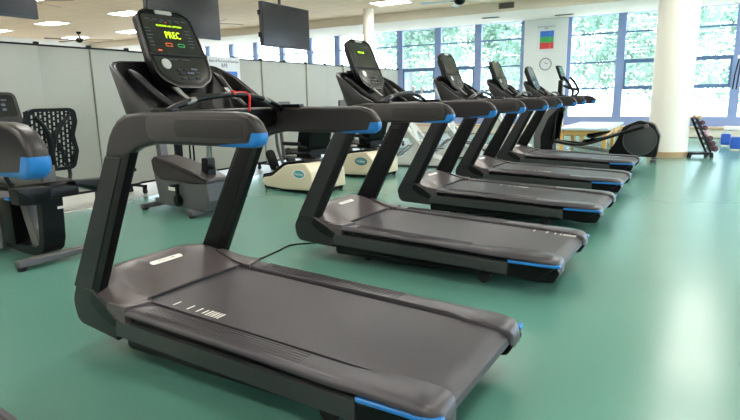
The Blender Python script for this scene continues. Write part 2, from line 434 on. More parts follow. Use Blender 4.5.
    def cover_sec(y, zc, ze, w, wz):
        s_ = []
        for k in range(N):
            t = -1+2*k/(N-1); x = w*t
            z = ze+(zc-ze)*(1-abs(t)**5)
            s_.append((x, y-YO, z))
        s_ += [(w, y-YO, .17), (-w, y-YO, .17)]
        return s_
    for (y, zc, ze, w) in ((3.345, .306, .296, .395), (3.37, .314, .298, .397), (3.42, .332, .303, .398), (3.48, .353, .316, .396), (3.54, .373, .334, .392), (3.60, .392, .352, .388), (3.66, .404, .366, .380), (3.70, .404, .366, .372), (3.735, .388, .352, .365), (3.76, .35, .32, .355), (3.772, .29, .27, .35), (3.776, .20, .19, .345)):
        secs.append(cover_sec(y, zc, ze, w, 0))
    cv = MB().loft(secs).build('motor_cover', M_HOOD, T, sharp=50)
    # flanks of the cover that sweep out over the foot rails
    for s in (-1, 1):
        fl = MB()
        fl.prism([(s*.335, 3.275-YO), (s*.466, 3.315-YO), (s*.462, 3.45-YO), (s*.335, 3.47-YO)], 'z', .17, .308, bev=.008)
        fl.loft([[(s*.33, y-YO, za), (s*.40, y-YO, zb), (s*.448, y-YO, zc), (s*.448, y-YO, .24), (s*.33, y-YO, .26)] for y, za, zb, zc in ((3.315, .310, .310, .305), (3.38, .320, .318, .308), (3.46, .345, .335, .318), (3.54, .370, .355, .33))])
        fl.build('cover_flank', M_HOOD, cv)
    MB().prism([(-.29, 3.347-YO), (.29, 3.347-YO), (.29, 3.341-YO), (-.29, 3.341-YO)], 'z', .27, .300).build('cover_lip', M_BLACKR, cv)
    # name plate on the cover
    n0 = Vector((0, 3.54-YO, .373)); n1 = Vector((0, 3.60-YO, .392))
    Mp = frameM((0.0, 3.578-YO, .3875), (1, 0, 0), n1-n0)
    npl = MB().prism(rrect(-.105, -.017, .105, .017, .0165, 6), 'z', -.004, .002, M=Mp, bev=.001, seg=1).build('name_plate', M_WHITE, cv)
    text_mesh('name_plate_text', 'PRECOR', .020, Mp @ Matrix.Translation((0, 0, .0024)), mat('light_grey_print', (160, 158, 156), .5), npl, sx=1.5)
    # underbody, roller shroud, feet
    ub = MB().prism(fillet(L([(3.42, .055, .03), (3.42, .16, 0), (2.05, .12, 0), (2.05, .085, .01), (2.4, .065, 0)]), 3), 'x', -.40, .40, bev=.02)
    ub.prism(L([(3.40, .14), (3.40, .256), (2.10, .210), (1.85, .19), (1.85, .12)]), 'x', -.440, .440)
    ub.build('underbody', M_BLACK, T)
    for s in (-1, 1):
        MB().cyl((s*.34-.03, 2.22-YO, .045), (s*.34+.03, 2.22-YO, .045), .042, 18).box((s*.34, 2.22-YO, .08), (.05, .05, .06)).build('rear_foot', M_BLACKR, T)
        MB().cyl((s*.26-.025, 3.20-YO, .036), (s*.26+.025, 3.20-YO, .036), .036, 18).build('transport_wheel', M_BLACKR, T)
    # console
    CY = 3.287; CZ = 1.372; tilt = math.atan(.44)
    Mc = frameM((-.010, CY-YO, CZ), (1, 0, 0), (0, math.sin(tilt), math.cos(tilt)))   # local x across, y up the panel, z towards the runner
    hgt = .337
    body = [(x, y) for x, y in fillet([(-.178, .10, .02), (-.172, -.01, .12), (-.07, -.062, .08), (.07, -.062, .08), (.172, -.01, .12), (.178, .10, .02), (.160, hgt-.01, .045), (.10, hgt+.018, .03), (-.10, hgt+.018, .03), (-.160, hgt-.01, .045)], 6)]
    cb = MB().prism(body, 'z', -.045, .0, M=Mc, bev=.012, seg=3)
    # rear hump
    cb.prism([(p[0]*.8, p[1]*.85+.02) for p in body], 'z', -.075, -.04, M=Mc, bev=.015, seg=2)
    con = cb.build('console', M_BLACK, T)
    Mi = Mc
    MB().ring([(p[0]*1.004, p[1]) for p in body], [(p[0]*.955, (p[1]-.14)*.968+.14) for p in body], 'z', -.014, .004, M=Mi).build('console_bezel', mat('satin_black', (20, 20, 23), .25), con)
    MB().prism(fillet([(-.158, .122, .006), (.158, .122, .006), (.144, .325, .03), (-.144, .325, .03)], 5), 'z', -.002, .0015, M=Mi).build('screen', M_GLOSS, con)
    MB().box((0, .111, .002), (.350, .010, .014), M=Mi, bev=.003).build('tray_ledge', M_BLACKR, con)
    MB().prism(rrect(-.05, .330, .05, .350, .008, 4), 'z', -.01, .006, M=Mi, bev=.003).build('console_latch', M_SILVER, con)
    MB().prism([(p[0]*.88, (p[1]-.1)*.86+.1) for p in body if p[1] < .105], 'z', -.002, .003, M=Mi).build('control_panel', M_GLOSS, con)
    MB().cyl(Mi @ Vector((-.098, .062, .0)), Mi @ Vector((-.098, .062, .008)), .026, 24).build('round_button', M_SILVER, con)
    for (bx, by, w_) in ((-.02, .012, .035), (.03, .016, .045), (.078, .016, .035), (-.02, -.012, .03), (.025, -.012, .04), (.07, -.010, .03), (-.035, .032, .02), (.01, .034, .03), (.06, .037, .04)):
        MB().box((bx, by, .005), (w_, .010, .006), M=Mi, bev=.002, seg=1).build('button', M_PRINT if by > 0 and w_ > .036 else M_GREY, con)
    pr = MB()
    random.seed(4)
    for col in (-.130, .110):
        for k in range(6):
            pr.box((col+random.uniform(-.004, .004), .16+k*.018, .0018), (random.uniform(.02, .04), .0028, .0006), M=Mi)
    for k in range(6): pr.box((-.11+k*.044, .300, .0018), (.028, .0026, .0006), M=Mi)
    for k in range(4): pr.box((-.09+k*.055, .290, .0018), (.02, .002, .0006), M=Mi)
    pr.box((-.045, .088, .0034), (.05, .003, .0008), M=Mi); pr.box((.03, .088, .0034), (.05, .003, .0008), M=Mi)
    pro = pr.build('panel_print', M_PRINT, con); pro['kind'] = 'stuff'
    # neck below the console with two silver struts
    nk = MB().loft([[( x*w, yy-YO+dy, z) for x, dy in ((-1, -.05), (1, -.05), (1, .04), (-1, .04))] for w, yy, z in ((.15, 3.31, 1.205), (.12, 3.36, 1.29), (.11, 3.40, 1.37), (.10, 3.44, 1.46))])
    nk.build('console_neck', M_BLACK, T)
    for s in (-1, 1):
        MB().loft([[(s*x0+dx, yy-YO+dy, z) for dx, dy in ((-.013, -.008), (.013, -.008), (.013, .008), (-.013, .008))] for x0, yy, z in ((.150, 3.13, 1.262), (.155, 3.16, 1.285), (.158, 3.20, 1.318))]).build('console_strut', M_SENS, T)
    # the scooped dashboard around the console: outer shell and dark liner
    half = [(.404, 3.03, 1.212), (.402, 3.10, 1.235), (.396, 3.18, 1.278), (.388, 3.26, 1.335), (.376, 3.33, 1.384), (.362, 3.38, 1.408), (.345, 3.412, 1.424), (.318, 3.43, 1.436), (.275, 3.438, 1.442), (.16, 3.440, 1.445), (.05, 3.440, 1.445)]
    st_ = [(-x, y, z) for x, y, z in half] + [(x, y, z) for x, y, z in half[::-1]]
    def shell(o0, o1, zadd, zb, inset_z=0.):
        secs = []
        for i, (x, y, z) in enumerate(st_):
            a = Vector(st_[max(i-1, 0)][:2]); b = Vector(st_[min(i+1, len(st_)-1)][:2]); d = (b-a).normalized(); n_ = Vector((d.y, -d.x))   # towards the inside
            lean = (z-1.2)*.42
            po = Vector((x, y))+n_*o0; pi2 = Vector((x, y))+n_*o1
            zt_ = z+zadd
            secs.append([(po.x, po.y-lean-YO, zb), (po.x, po.y-YO, zt_-.008), (po.x*.99+pi2.x*.01+n_.x*.004, po.y-YO+n_.y*.004, zt_), (pi2.x-n_.x*.003, pi2.y-YO-n_.y*.003, zt_), (pi2.x, pi2.y-YO, zt_-.006), (pi2.x, pi2.y-lean-YO, zb)])
        return MB().loft(secs)
    db = shell(0, .016, 0, 1.190).build('dashboard', M_GREY, T, sharp=50)
    ln = shell(.0165, .030, -.006, 1.192); ln.box((0, 3.17-YO, 1.198), (.66, .24, .012))
    ln.build('tray_liner', M_BLACK, db, sharp=50)
    for s in (-1, 1):
        MB().tube([(s*.262, 3.38-YO, 1.395), (s*.256, 3.33-YO, 1.365), (s*.240, 3.24-YO, 1.29), (s*.22, 3.12-YO, 1.215)], [.010, .018, .018, .014], 12, smooth_path=4).build('tray_divider', M_GREY, db)
    # crossbar with arc grip
    MB().prism(fillet(L([(3.20, 1.09, .02), (3.20, 1.21, .02), (3.06, 1.215, .03), (3.06, 1.12, .03)]), 3), 'x', -.39, .39, bev=.006).build('crossbar', M_BLACK, T)
    arc = [(-.380, 3.02, 1.202), (-.33, 3.015, 1.228), (-.22, 3.005, 1.258), (-.08, 3.00, 1.276), (.08, 3.00, 1.276), (.22, 3.005, 1.258), (.33, 3.015, 1.228), (.380, 3.02, 1.202)]
    hb = MB().tube([(x, y-YO, z) for x, y, z in arc], .017, 12, sq=.8, smooth_path=4).build('front_handlebar', M_BLACK, T)
    for s in (-1, 1):
        pts = [(s*x, y-YO, z) for x, y, z in ((.31, 3.014, 1.235), (.27, 3.010, 1.245), (.22, 3.005, 1.258))]
        MB().tube(pts[1:], .0182, 12, sq=.8).build('pulse_sensor', M_SENS, hb)
        MB().box((s*.413, 2.97-YO, 1.218), (.040, .13, .018), bev=.006).build('handlebar_mount', M_BLACK, hb)
    MB().box((0, 3.055-YO, 1.165), (.055, .008, .012), bev=.001).build('badge', M_PRINT, T)
    return T, con, Mc
ORG = YO
TX = {0: (-1.635, -.010), 1: (.037, -.001), 2: (1.937, .014), 3: (3.808, .043), 4: (5.572, .067), 5: (7.591, .131)}
T0, con0, Mc0 = make_treadmill()
TL = ['black treadmill cut off at the left edge, its blue tipped handrail end showing',
 'nearest black treadmill in the foreground, console reading PREC, red cord on its handlebar',
 'second black treadmill from the front, small green line lit on its dark console',
 'third black treadmill in the row, the middle one, just beyond the green lit console',
 'fourth black treadmill in the row, between the middle one and the farthest one',
 'fifth and farthest black treadmill, next to the black elliptical trainer']
TM = {}
for k_ in (0, 1, 2, 3, 4, 5):
    o = T0 if k_ == 0 else copy_tree(T0)
    o.location = (TX[k_][0], YO+TX[k_][1], 0); o['label'] = TL[k_]; o.rotation_euler.z = -.09 if k_ == 0 else -.0226; o['category'] = 'treadmill'; TM[k_] = o
    o['group'] = 'treadmills in one row'
def child(o, nm): return [c for c in o.children if c.name.split('.')[0] == nm][0]
# the belts have stopped in different places
for k_, dx, dy in ((0, .52, -.6), (2, .54, -1.13), (3, .51, -.33), (4, .10, -.30), (5, .52, -.9)):
    for c in child(TM[k_], 'running_belt').children:
        c.location = (dx, dy, .035*dy)
# lit displays
c1 = child(TM[1], 'console'); c2 = child(TM[2], 'console')
text_mesh('display_text', 'PREC', .052, Mc0 @ Matrix.Translation((.009, .218, .0022)), M_LED, c1, sx=.78)
text_mesh('display_line', 'CHOOSE AN OPTION', .0125, Mc0 @ Matrix.Translation((.006, .268, .0022)), M_LED, c1, sx=1.25)
MB().ring(rrect(-.055, .158, -.015, .176, .003, 2), rrect(-.052, .161, -.018, .173, .002, 2), 'z', .0018, .0024, M=Mc0).build('display_icon', M_LEDR, c1)
MB().ring(rrect(.02, .158, .06, .176, .003, 2), rrect(.023, .161, .057, .173, .002, 2), 'z', .0018, .0024, M=Mc0).build('display_icon', M_LEDG, c1)
MB().box((-.005, .289, .002), (.006, .006, .0008), M=Mc0).box((-.10, .135, .002), (.02, .007, .0008), M=Mc0).build('display_icon', M_LEDR, c1)
text_mesh('display_text', 'PRECOR', .022, Mc0 @ Matrix.Translation((-.02, .245, .0022)), M_LED, c2, sx=1.1)
# red safety cord of the nearest treadmill
rc = MB(); 
rc.tube([(.0, 3.03-YO, 1.285), (.005, 2.985-YO, 1.296), (-.005, 2.97-YO, 1.280)], .004, 8, smooth_path=4)
rc.tube([(.0, 3.03-YO, 1.285), (.05, 3.00-YO, 1.293), (.098, 2.995-YO, 1.290)], .003, 8, smooth_path=4)
rc.tube([(.100, 3.03-YO, 1.275), (.100, 3.005-YO, 1.289), (.100, 2.978-YO, 1.270), (.100, 2.980-YO, 1.24), (.101, 2.985-YO, 1.20)], .0055, 8, smooth_path=4)
rc.build('safety_cord', M_RED, TM[1])
# ================================================================== columns
M_COL = mat('cream_column_paint', (232, 228, 218), .7)
M_TAN = mat('tan_baseboard', (178, 150, 112), .6)
def column(x, y, r, label):
    t = thing('column', label, 'column', (x, y, 0))
    MB().lathe([(r, 0), (r, ZC if x < XS else ZS)], 48).build('shaft', M_COL, t)
    MB().lathe([(r+.012, 0), (r+.012, .10), (r, .105)], 48).build('base_trim', M_TAN, t)
column(10.66, 1.56, .36, 'thick round cream column with a tan base trim beside the black elliptical trainer')
column(12.6, 9.5, .155, 'slender pale column rising behind the green lit console')

# ================================================================== room divider on casters
M_DIV = mat('grey_green_panel', (176, 175, 165), .42, noise=.03, nscale=3)
M_DIVL = M_DIV
def divider(xa, xs, y, label, last):
    t = thing('room_divider', label, 'room divider', (xa, y, 0), group=None)
    for i, (a, b) in enumerate(zip(xs, xs[1:])):
        zig = .012 if i % 2 else -.012
        p = MB().box(((a+b)/2-xa, zig, 1.02), (b-a-.006, .045, 1.74), bev=.003).build('panel', M_DIV, t)
        f = MB().box(((a+b)/2-xa, zig, 1.896), (b-a-.004, .055, .022))
        f.build('top_trim', M_BLACK, p)
        MB().box(((a+b)/2-xa, zig, .140), (b-a-.004, .055, .028)).build('bottom_trim', M_BLACK, p)
        MB().box((b-xa, 0, 1.03), (.006, .03, 1.72)).build('hinge_strip', mat('hinge_grey', (110, 112, 106), .5), p)
        MB().box((b-xa, -.005, 1.915), (.045, .05, .035), bev=.005).build('top_clip', M_BLACK, p)
    for i, cx in enumerate(xs[::2] if not last else xs[::2]):
        b = MB()
        b.box((cx-xa, 0, .105), (.05, .34, .03), bev=.005); b.cyl((cx-xa, 0, .10), (cx-xa, 0, .14), .015)
        st = b.build('caster_frame', M_BLACK, t)
        for s in (-1, 1):
            c = MB().cyl((cx-xa-.016, s*.15, .034), (cx-xa+.016, s*.15, .034), .034, 18).box((cx-xa, s*.15, .075), (.05, .03, .03))
            c.build('caster', M_BLACKR, st)
divider(-1.5, [-2.66, -2.0, -1.35, -.7, -.05, .58, 1.215, 1.858, 2.503, 3.04], 7.66, 'left grey folding room divider on casters behind the two dark bikes', False)
divider(3.05, [3.055, 3.78, 4.45, 5.10, 5.76, 6.42, 7.06, 7.72, 8.38, 9.02, 9.66, 10.30, 10.94], 7.72, 'right pale folding room divider on casters running towards the windows', True)
# poster hung on the divider
M_PB = mat('poster_blue', (52, 120, 214), .5); M_PG = mat('poster_green', (66, 172, 96), .5); M_PR = mat('poster_red', (216, 62, 58), .5)
M_PWB = mat('poster_paper', (232, 232, 234), .5); M_INK = mat('black_ink', (40, 42, 48), .6)
def rpe_poster(name, M, w, h, label):
    t = tag(MB().box((0, h/2, 0), (w, h, .006), M=M).build(name, M_PWB), label, 'poster')
    z = .0036
    text_mesh('poster_title', 'Rate of Perceived Exertion', w*.085, M @ Matrix.Translation((0, h*.93, z)), M_INK, t)
    text_mesh('poster_heading', 'RPE', w*.12, M @ Matrix.Translation((0, h*.86, z)), M_INK, t)
    x0, x1 = -w*.33, w*.40
    zs = [.76, .56, .36, .10]
    for (a, b, m) in ((.55, .77, M_PB), (.34, .55, M_PG), (.10, .34, M_PR)):
        MB().box(((x0+x1)/2, h*(a+b)/2, z-.001), (x1-x0, h*(b-a), .003), M=M).build('colour_band', m, t)
    for k_, (v, n_) in enumerate(((.72, '6'), (.66, '8'), (.60, '10'), (.50, '12'), (.43, '14'), (.29, '16'), (.22, '18'), (.15, '20'))):
        text_mesh('band_number', n_, w*.055, M @ Matrix.Translation((w*.2, h*v, z+.001)), M_WHITE, t)
    return t
rpe_poster('poster', frameM((4.83, 7.665, .95), (1, 0, 0), (0, 0, 1)), .70, .96, 'tall white exertion poster with coloured bands hung on the room divider')
Mw = Matrix(((0, 0, -1, XW-.036), (-1, 0, 0, 5.255), (0, 1, 0, 2.50), (0, 0, 0, 1)))
rpe_poster('poster', Mw, .56, .78, 'white exertion poster with blue green and red bands on the white pier above the clock')
ss = thing('sign_stand', 'black upright stand post seen behind the grey upright bike', 'stand', (3.48, 7.33, 0))
MB().box((0, 0, .72), (.11, .05, 1.40), bev=.008).build('post', M_BLACK, ss)
for px_ in (.25, .32): MB().cyl((px_, .05, .02), (px_, .05, 1.40), .014, 10).build('side_pole', M_BLACK, ss)
MB().box((.10, 0, .015), (.60, .30, .03), bev=.008).build('stand_base', M_BLACK, ss)
# clock
ck = thing('wall_clock', 'round grey rimmed wall clock on the white pier below the poster', 'clock', (XW-.033, 5.24, 2.13))
Mk = Matrix(((0, 0, -1, 0), (-1, 0, 0, 0), (0, 1, 0, 0), (0, 0, 0, 1)))
MB().lathe([(.15, 0), (.185, .0), (.188, .03), (.172, .04), (.165, .03), (.15, .012)], 36, M=Mk).build('clock_rim', mat('grey_rim', (150, 150, 150), .4), ck)
MB().lathe([(.0, .020), (.166, .020), (.166, .012)], 36, M=Mk).build('clock_face', M_PWB, ck)
h = MB()
h.box((.032, .016, .022), (.08, .010, .003), M=Mk @ Matrix.Rotation(.0, 4, 'Z') @ Matrix.Identity(4)); h.build('clock_hand', M_INK, ck)
MB().box((-.03, .025, .023), (.10, .008, .003), M=Mk @ Matrix.Rotation(-.5, 4, 'Z')).build('clock_hand', M_INK, ck)
tk = MB()
for k_ in range(12): tk.box((math.cos(k_*PI/6)*.145, math.sin(k_*PI/6)*.145, .021), (.018, .006, .002), M=Mk)
tk.build('hour_mark', M_INK, ck)
# fascia vent, soffit vents, sprinklers
v = thing('air_vent', 'dark slatted air vent on the soffit face near the white pier', 'vent', (XS-.005, 5.82, 3.60))
MB().box((0, 0, 0), (.02, .42, .15), bev=.004).build('vent_frame', mat('vent_grey', (120, 116, 106), .6), v)
vs_ = MB()
for k_ in range(6): vs_.box((-.012, 0, -.055+k_*.022), (.01, .37, .008))
vs_.build('vent_slat', mat('vent_dark', (78, 76, 72), .6), v)
for (x, y, nm) in ((14.6, 6.55, 'small dark rectangular diffuser in the soffit above the middle treadmill consoles'), (15.3, 4.62, 'small pale diffuser in the soffit above the window beside the white pier')):
    v = thing('soffit_diffuser', nm, 'vent', (x, y, ZS))
    MB().box((0, 0, -.01), (.14, .5, .02), bev=.005).build('vent_frame', mat('vent_grey', (120, 116, 106), .6), v)
    MB().box((0, 0, -.022), (.08, .42, .006)).build('vent_slot', mat('vent_dark', (78, 76, 72), .6), v)
for y in (8.08, 7.77):
    s_ = MB().lathe([(0, -.0), (.03, 0), (.03, .01), (.012, .02), (.012, .045), (.0, .05)], 16, M=Matrix.Translation((XS, y, 3.63)) @ Matrix.Rotation(-PI/2, 4, 'Y'))
    tag(s_.build('sprinkler_head', M_WHITE), 'small white sprinkler head on the soffit face above the windows', 'sprinkler', 'pair of sprinkler heads on the soffit')

# ================================================================== televisions
M_TV = mat('tv_screen', (16, 18, 24), .16, spec=.4); M_TVB = mat('tv_bezel', (20, 22, 28), .4)
def tv(xc, y, z0, label):
    t = thing('television', label, 'television', (xc, y, z0))
    w, h_ = 1.02, .55
    b = MB().box((0, .03, h_/2), (w, .05, h_), bev=.006); b.box((0, .07, h_/2), (w*.6, .06, h_*.6), bev=.015)
    b.build('tv_body', M_TVB, t)
    MB().box((0, .003, h_/2+.004), (w-.02, .006, h_-.03)).build('tv_screen', M_TV, t)
    MB().box((-w*.3, .004, -.004), (.03, .015, .008)).build('tv_sensor', M_BLACK, t)
    MB().cyl((0, .12, h_*.5), (0, .12, ZC-z0), .02, 14).box((0, .11, h_*.5), (.3, .04, .25)).box((0, .12, ZC-z0-.01), (.16, .16, .02)).build('ceiling_mount', M_GREY, t)
    for s in (-1, 1): MB().box((-w/2-.006, .05, h_*(.5+s*.25)), (.02, .03, .06), bev=.004).build('side_bracket', M_BLACK, t)
tv(.44, 6.0, 1.95, 'large black ceiling hung television at the top left corner')
tv(2.58, 6.0, 1.935, 'middle black hanging television partly behind the nearest treadmill console')
tv(4.35, 6.0, 1.925, 'black hanging television farthest right, bright windows behind its lower edge')

# ================================================================== ceiling fans
M_BLADE = mat('dark_fan_blade', (62, 50, 48), .45); M_BLADEB = mat('brown_fan_blade', (120, 78, 54), .5, noise=.2, nscale=12); M_BLADE_SHEEN = mat('painted_sheen_fan_blade', (200, 204, 212), .4)  # the pale blade colour paints in light reflected off a blade
def fan(x, y, rot, mb_, label, n=5, r=.95, zh=3.42):
    t = thing('ceiling_fan', label, 'ceiling fan', (x, y, ZC))
    MB().lathe([(.0, 0), (.085, 0), (.08, -.05), (.03, -.09), (.015, -.09), (.015, zh-ZC+.08), (.0, zh-ZC+.08)], 20).build('canopy', M_BLACK, t)
    MB().lathe([(.0, zh-ZC+.1), (.05, zh-ZC+.1), (.12, zh-ZC+.05), (.14, zh-ZC), (.12, zh-ZC-.05), (.06, zh-ZC-.09), (0, zh-ZC-.10)], 24).build('motor_housing', M_BLACK, t)
    for k_ in range(n):
        M = Matrix.Rotation(rot+k_*2*PI/n, 4, 'Z') @ Matrix.Translation((0, 0, zh-ZC)) @ Matrix.Rotation(.2, 4, 'X')
        bl = MB().prism([(.22, -.05), (r-.05, -.07), (r, -.03), (r, .03), (r-.05, .07), (.22, .05)], 'z', -.004, .004, M=M).build('fan_blade', mb_, t)
        MB().box((.17, 0, .002), (.16, .04, .008), M=M).build('blade_arm', M_BLACK, bl)
fan(11.0, 20.6, .35, M_BLADE, 'dark ceiling fan seen far off above the left room divider', r=1.15)
fan(5.15, 13.45, .30, M_BLADEB, 'brown bladed ceiling fan beside the top left television', zh=3.34)
fan(10.5, 13.6, -.62, M_BLADE, 'ceiling fan mostly hidden behind the middle television')
fan(11.1, 6.15, 1.75, M_BLADE_SHEEN, 'ceiling fan with dark hub above the row of treadmills, reflected light painted pale on its blades')

# ================================================================== recumbent exercise bike
M_BIKE = mat('bike_grey', (84, 84, 86), .4); M_STEEL = mat('grey_steel', (120, 118, 116), .35, metal=.5)
rb = thing('recumbent_bike', 'dark recumbent exercise bike with a perforated seat back at the left edge', 'exercise bike', (.50, 5.42, 0), -.04)
MB().box((0, 0, .055), (.60, .085, .05), bev=.018, seg=3).build('rear_foot_bar', M_BIKE, rb)
MB().box((.0, 0, .083), (.40, .05, .006)).build('foot_bar_cap', M_STEEL, rb)
MB().tube([(-.27, 0, .03), (-.27, 0, .0)], .03, 12).build('foot', M_BLACKR, rb); MB().tube([(.27, 0, .03), (.27, 0, .0)], .03, 12).build('foot', M_BLACKR, rb)
# J-shaped frame : wide flat section
def slab(path, w, th):
    secs = []
    for i, (y, z) in enumerate(path):
        a = Vector(path[max(i-1, 0)]); b = Vector(path[min(i+1, len(path)-1)]); d = (b-a).normalized(); n_ = Vector((-d.y, d.x))
        secs.append([(sx*w/2, y+sn*n_.x*th/2, z+sn*n_.y*th/2) for sx, sn in ((-1, -1), (1, -1), (1, 1), (-1, 1))])
    return MB().loft(secs)
jp = [(-.01, .58), (.0, .45), (.01, .30), (.02, .20), (.05, .13), (.12, .09), (.30, .085), (.60, .11), (1.0, .14)]
slab(jp, .17, .07).build('frame', M_BLACK, rb)
MB().loft([[(x*.045, y+dy*.05, z) for x, dy in ((-1, -1), (1, -1), (1, 1), (-1, 1))] for y, z in ((.20, .10), (.28, .32), (.34, .50))]).build('support_strut', M_STEEL, rb)
MB().loft([[(x*.03, y+dy*.02-.0, z+dz) for x, dy, dz in ((-1, 0, -.02), (1, 0, -.02), (1, 0, .02), (-1, 0, .02))] for y, z in ((-.05, .57), (.60, .40))]).build('seat_rail', M_STEEL, rb)
MB().box((-.02, .50, .30), (.18, .22, .38), bev=.03).build('flywheel_cover', M_BLACK, rb)
MB().prism(fillet([(.60, .05, .03), (.58, .42, .10), (.85, .62, .12), (1.35, .70, .15), (1.50, .40, .15), (1.40, .05, .05)], 5), 'x', -.12, .12, bev=.02).build('front_shroud', M_BIKE, rb)
MB().box((0, 1.35, .05), (.55, .085, .05), bev=.018).build('front_foot_bar', M_BIKE, rb)
# seat
MB().prism(fillet([(-.02, .60, .03), (.02, .645, .03), (.42, .665, .05), (.48, .62, .03), (.40, .585, .03)], 4), 'x', -.22, .22, bev=.02).build('seat', M_BLACK, rb)
ol = fillet([(-.15, .74, .06), (.16, .74, .06), (.19, .88, .06), (.165, 1.00, .08), (.19, 1.10, .06), (.18, 1.205, .07), (-.14, 1.205, .07), (-.17, 1.10, .06), (-.175, .95, .08), (-.20, .84, .06)], 5)
cx_, cz_ = 0, .97
il = [((x-cx_)*.87, cz_+(z-cz_)*.90) for x, z in ol]
Ms = Matrix.Translation((.065, .02, 0)) @ Matrix.Translation((0, 0, .7)) @ Matrix.Rotation(.10, 4, 'X') @ Matrix.Scale(1.14, 4, (1, 0, 0)) @ Matrix.Scale(1.05, 4, (0, 0, 1)) @ Matrix.Translation((0, 0, -.715))
bk = MB().ring(ol, il, 'y', -.018, .018, M=Ms).build('seat_back_frame', M_BLACK, rb)
# perforated back: a black shell with real slots
def perforated(x0, x1, z0, z1, nx, nz, M):
    b = MB(); cw = (x1-x0)/nx; ch = (z1-z0)/nz
    vx = [x0]; 
    for i in range(nx): vx += [x0+i*cw+cw*.24, x0+i*cw+cw*.76]
    vx.append(x1)
    for i in range(nx):
        off_ = (i % 2)*.5
        # vertical bars between slots
        b.box((x0+i*cw, 0, (z0+z1)/2), (cw*.50, .006, z1-z0), M=M)
        for j in range(nz+1):
            zz = z0+(j+off_)*ch
            if zz > z1: continue
            b.box((x0+(i+.5)*cw, 0, zz), (cw*.56, .006, ch*.34), M=M)
    return b
perforated(-.155, .165, .77, 1.185, 11, 11, Ms).build('perforated_back', M_BLACK, rb)
MB().tube([Ms @ Vector((-.10, -.012, 1.15)), Ms @ Vector((-.02, -.02, 1.02)), Ms @ Vector((.0, -.02, .75))], [.012, .02, .028], 10, smooth_path=3).build('back_support', M_BLACK, rb)
MB().tube([Ms @ Vector((.13, -.012, 1.15)), Ms @ Vector((.03, -.02, 1.02)), Ms @ Vector((.0, -.02, .88))], [.012, .02, .02], 10, smooth_path=3).build('back_support', M_BLACK, rb)
MB().box((0, -.035, .72), (.105, .03, .12), bev=.01).build('back_bracket', M_BIKE, rb)
# wide rear tray / hand grips
MB().prism(fillet([(-.27, .515, .01), (-.13, .50, .01), (-.04, .535, .01), (-.03, .625, .01), (-.28, .635, .01)], 3), 'y', -.12, .02, bev=.012).build('side_tray', M_BLACK, rb)
MB().prism(fillet([(.30, .545, .01), (.45, .535, .01), (.46, .625, .01), (.16, .640, .01), (.18, .60, .01)], 3), 'y', -.10, .04, bev=.012).build('side_tray', M_BLACK, rb)
MB().box((.08, -.04, .565), (.24, .10, .085), bev=.02).build('rear_handle', M_BLACK, rb)
MB().tube([(-.15, .08, .62), (-.24, .10, .70), (-.24, .16, 1.12), (-.235, .16, 1.20)], [.016, .016, .02, .02], 10, smooth_path=4).build('seat_grip', M_BLACK, rb)
MB().tube([(.22, .08, .62), (.27, .14, .70), (.27, .25, .92)], [.016, .016, .02], 10, smooth_path=4).build('seat_grip', M_BLACK, rb)
MB().box((-.16, .22, .53), (.10, .05, .025), bev=.008).build('adjust_lever', M_BLUE, rb)
MB().box((.06, -.037, .44), (.045, .004, .02)).build('sticker', M_WHITE, rb)
MB().tube([(0, 1.1, .6), (-.0, .85, 1.0), (0, .60, 1.25)], .035, 12).build('console_mast', M_BIKE, rb)
Mc2 = frameM((-.06, .50, 1.10), (1, 0, 0), (0, .35, 1))
c_ = MB().prism(rrect(-.20, -.02, .20, .26, [.03, .03, .06, .06], 5), 'z', -.05, 0, M=Mc2, bev=.01).build('console', M_GREY, rb)
MB().prism(rrect(-.17, .05, .17, .235, .03, 4), 'z', -.002, .002, M=Mc2).build('screen', M_GLOSS, c_)
pp = MB()
for k_ in range(4): pp.box((-.1+k_*.065, .19, .003), (.04, .008, .001), M=Mc2)
for k_ in range(6): pp.box((-.1+(k_ % 3)*.09, .15-.04*(k_//3), .003), (.03, .02, .001), M=Mc2)
pp.build('panel_print', M_PRINT, c_)['kind'] = 'stuff'
for s in (-1, 1):
    MB().tube([(0, .78, 1.1), (s*.15, .70, 1.06), (s*.18, .55, 1.08)], .016, 10, smooth_path=3).build('handlebar', M_BLACK, rb)
    MB().cyl((s*.12, 1.0, .38), (s*.16, 1.0, .38), .05, 16).box((s*.17, 1.0+s*.08, .38-s*.05), (.02, .16, .03), bev=.005).box((s*.23, 1.0+s*.15, .38-s*.10), (.10, .08, .025), bev=.006).build('pedal', M_BLACK, rb)

# ================================================================== upright exercise bike
M_PAD2 = mat('brown_grey_plastic', (48, 43, 45), .4)
ubk = thing('upright_bike', 'grey upright exercise bike standing between the uprights of the nearest treadmill', 'exercise bike', (2.42, 6.0, 0), -.10)
MB().prism(fillet([(.46, .55, .02), (.455, .40, .1), (.40, .15, .08), (.28, .07, .05), (-.43, .07, .04), (-.50, .18, .05), (-.49, .40, .03), (-.2, .48, .05), (.2, .54, .05), (.38, .56, .02)], 5), 'x', -.13, .13, bev=.03, seg=3).build('bike_body', M_BIKE, ubk)
MB().prism(fillet([(.475, .59, .04), (.44, .42, .1), (.30, .37, .08), (-.30, .36, .04), (-.53, .385, .03), (-.53, .425, .03), (-.30, .50, .15), (.08, .585, .15), (.40, .63, .05)], 5), 'x', -.145, .145, bev=.03, seg=3).build('top_cover', M_PAD2, ubk)
MB().loft([[(x*.045, y+dy*.04, z) for x, dy in ((-1, -1), (1, -1), (1, 1), (-1, 1))] for y, z in ((.43, .56), (.47, .90), (.48, 1.20))]).build('console_mast', M_BIKE, ubk)
MB().box((0, .42, 1.28), (.32, .06, .24), bev=.03).build('console', M_BLACK, ubk)
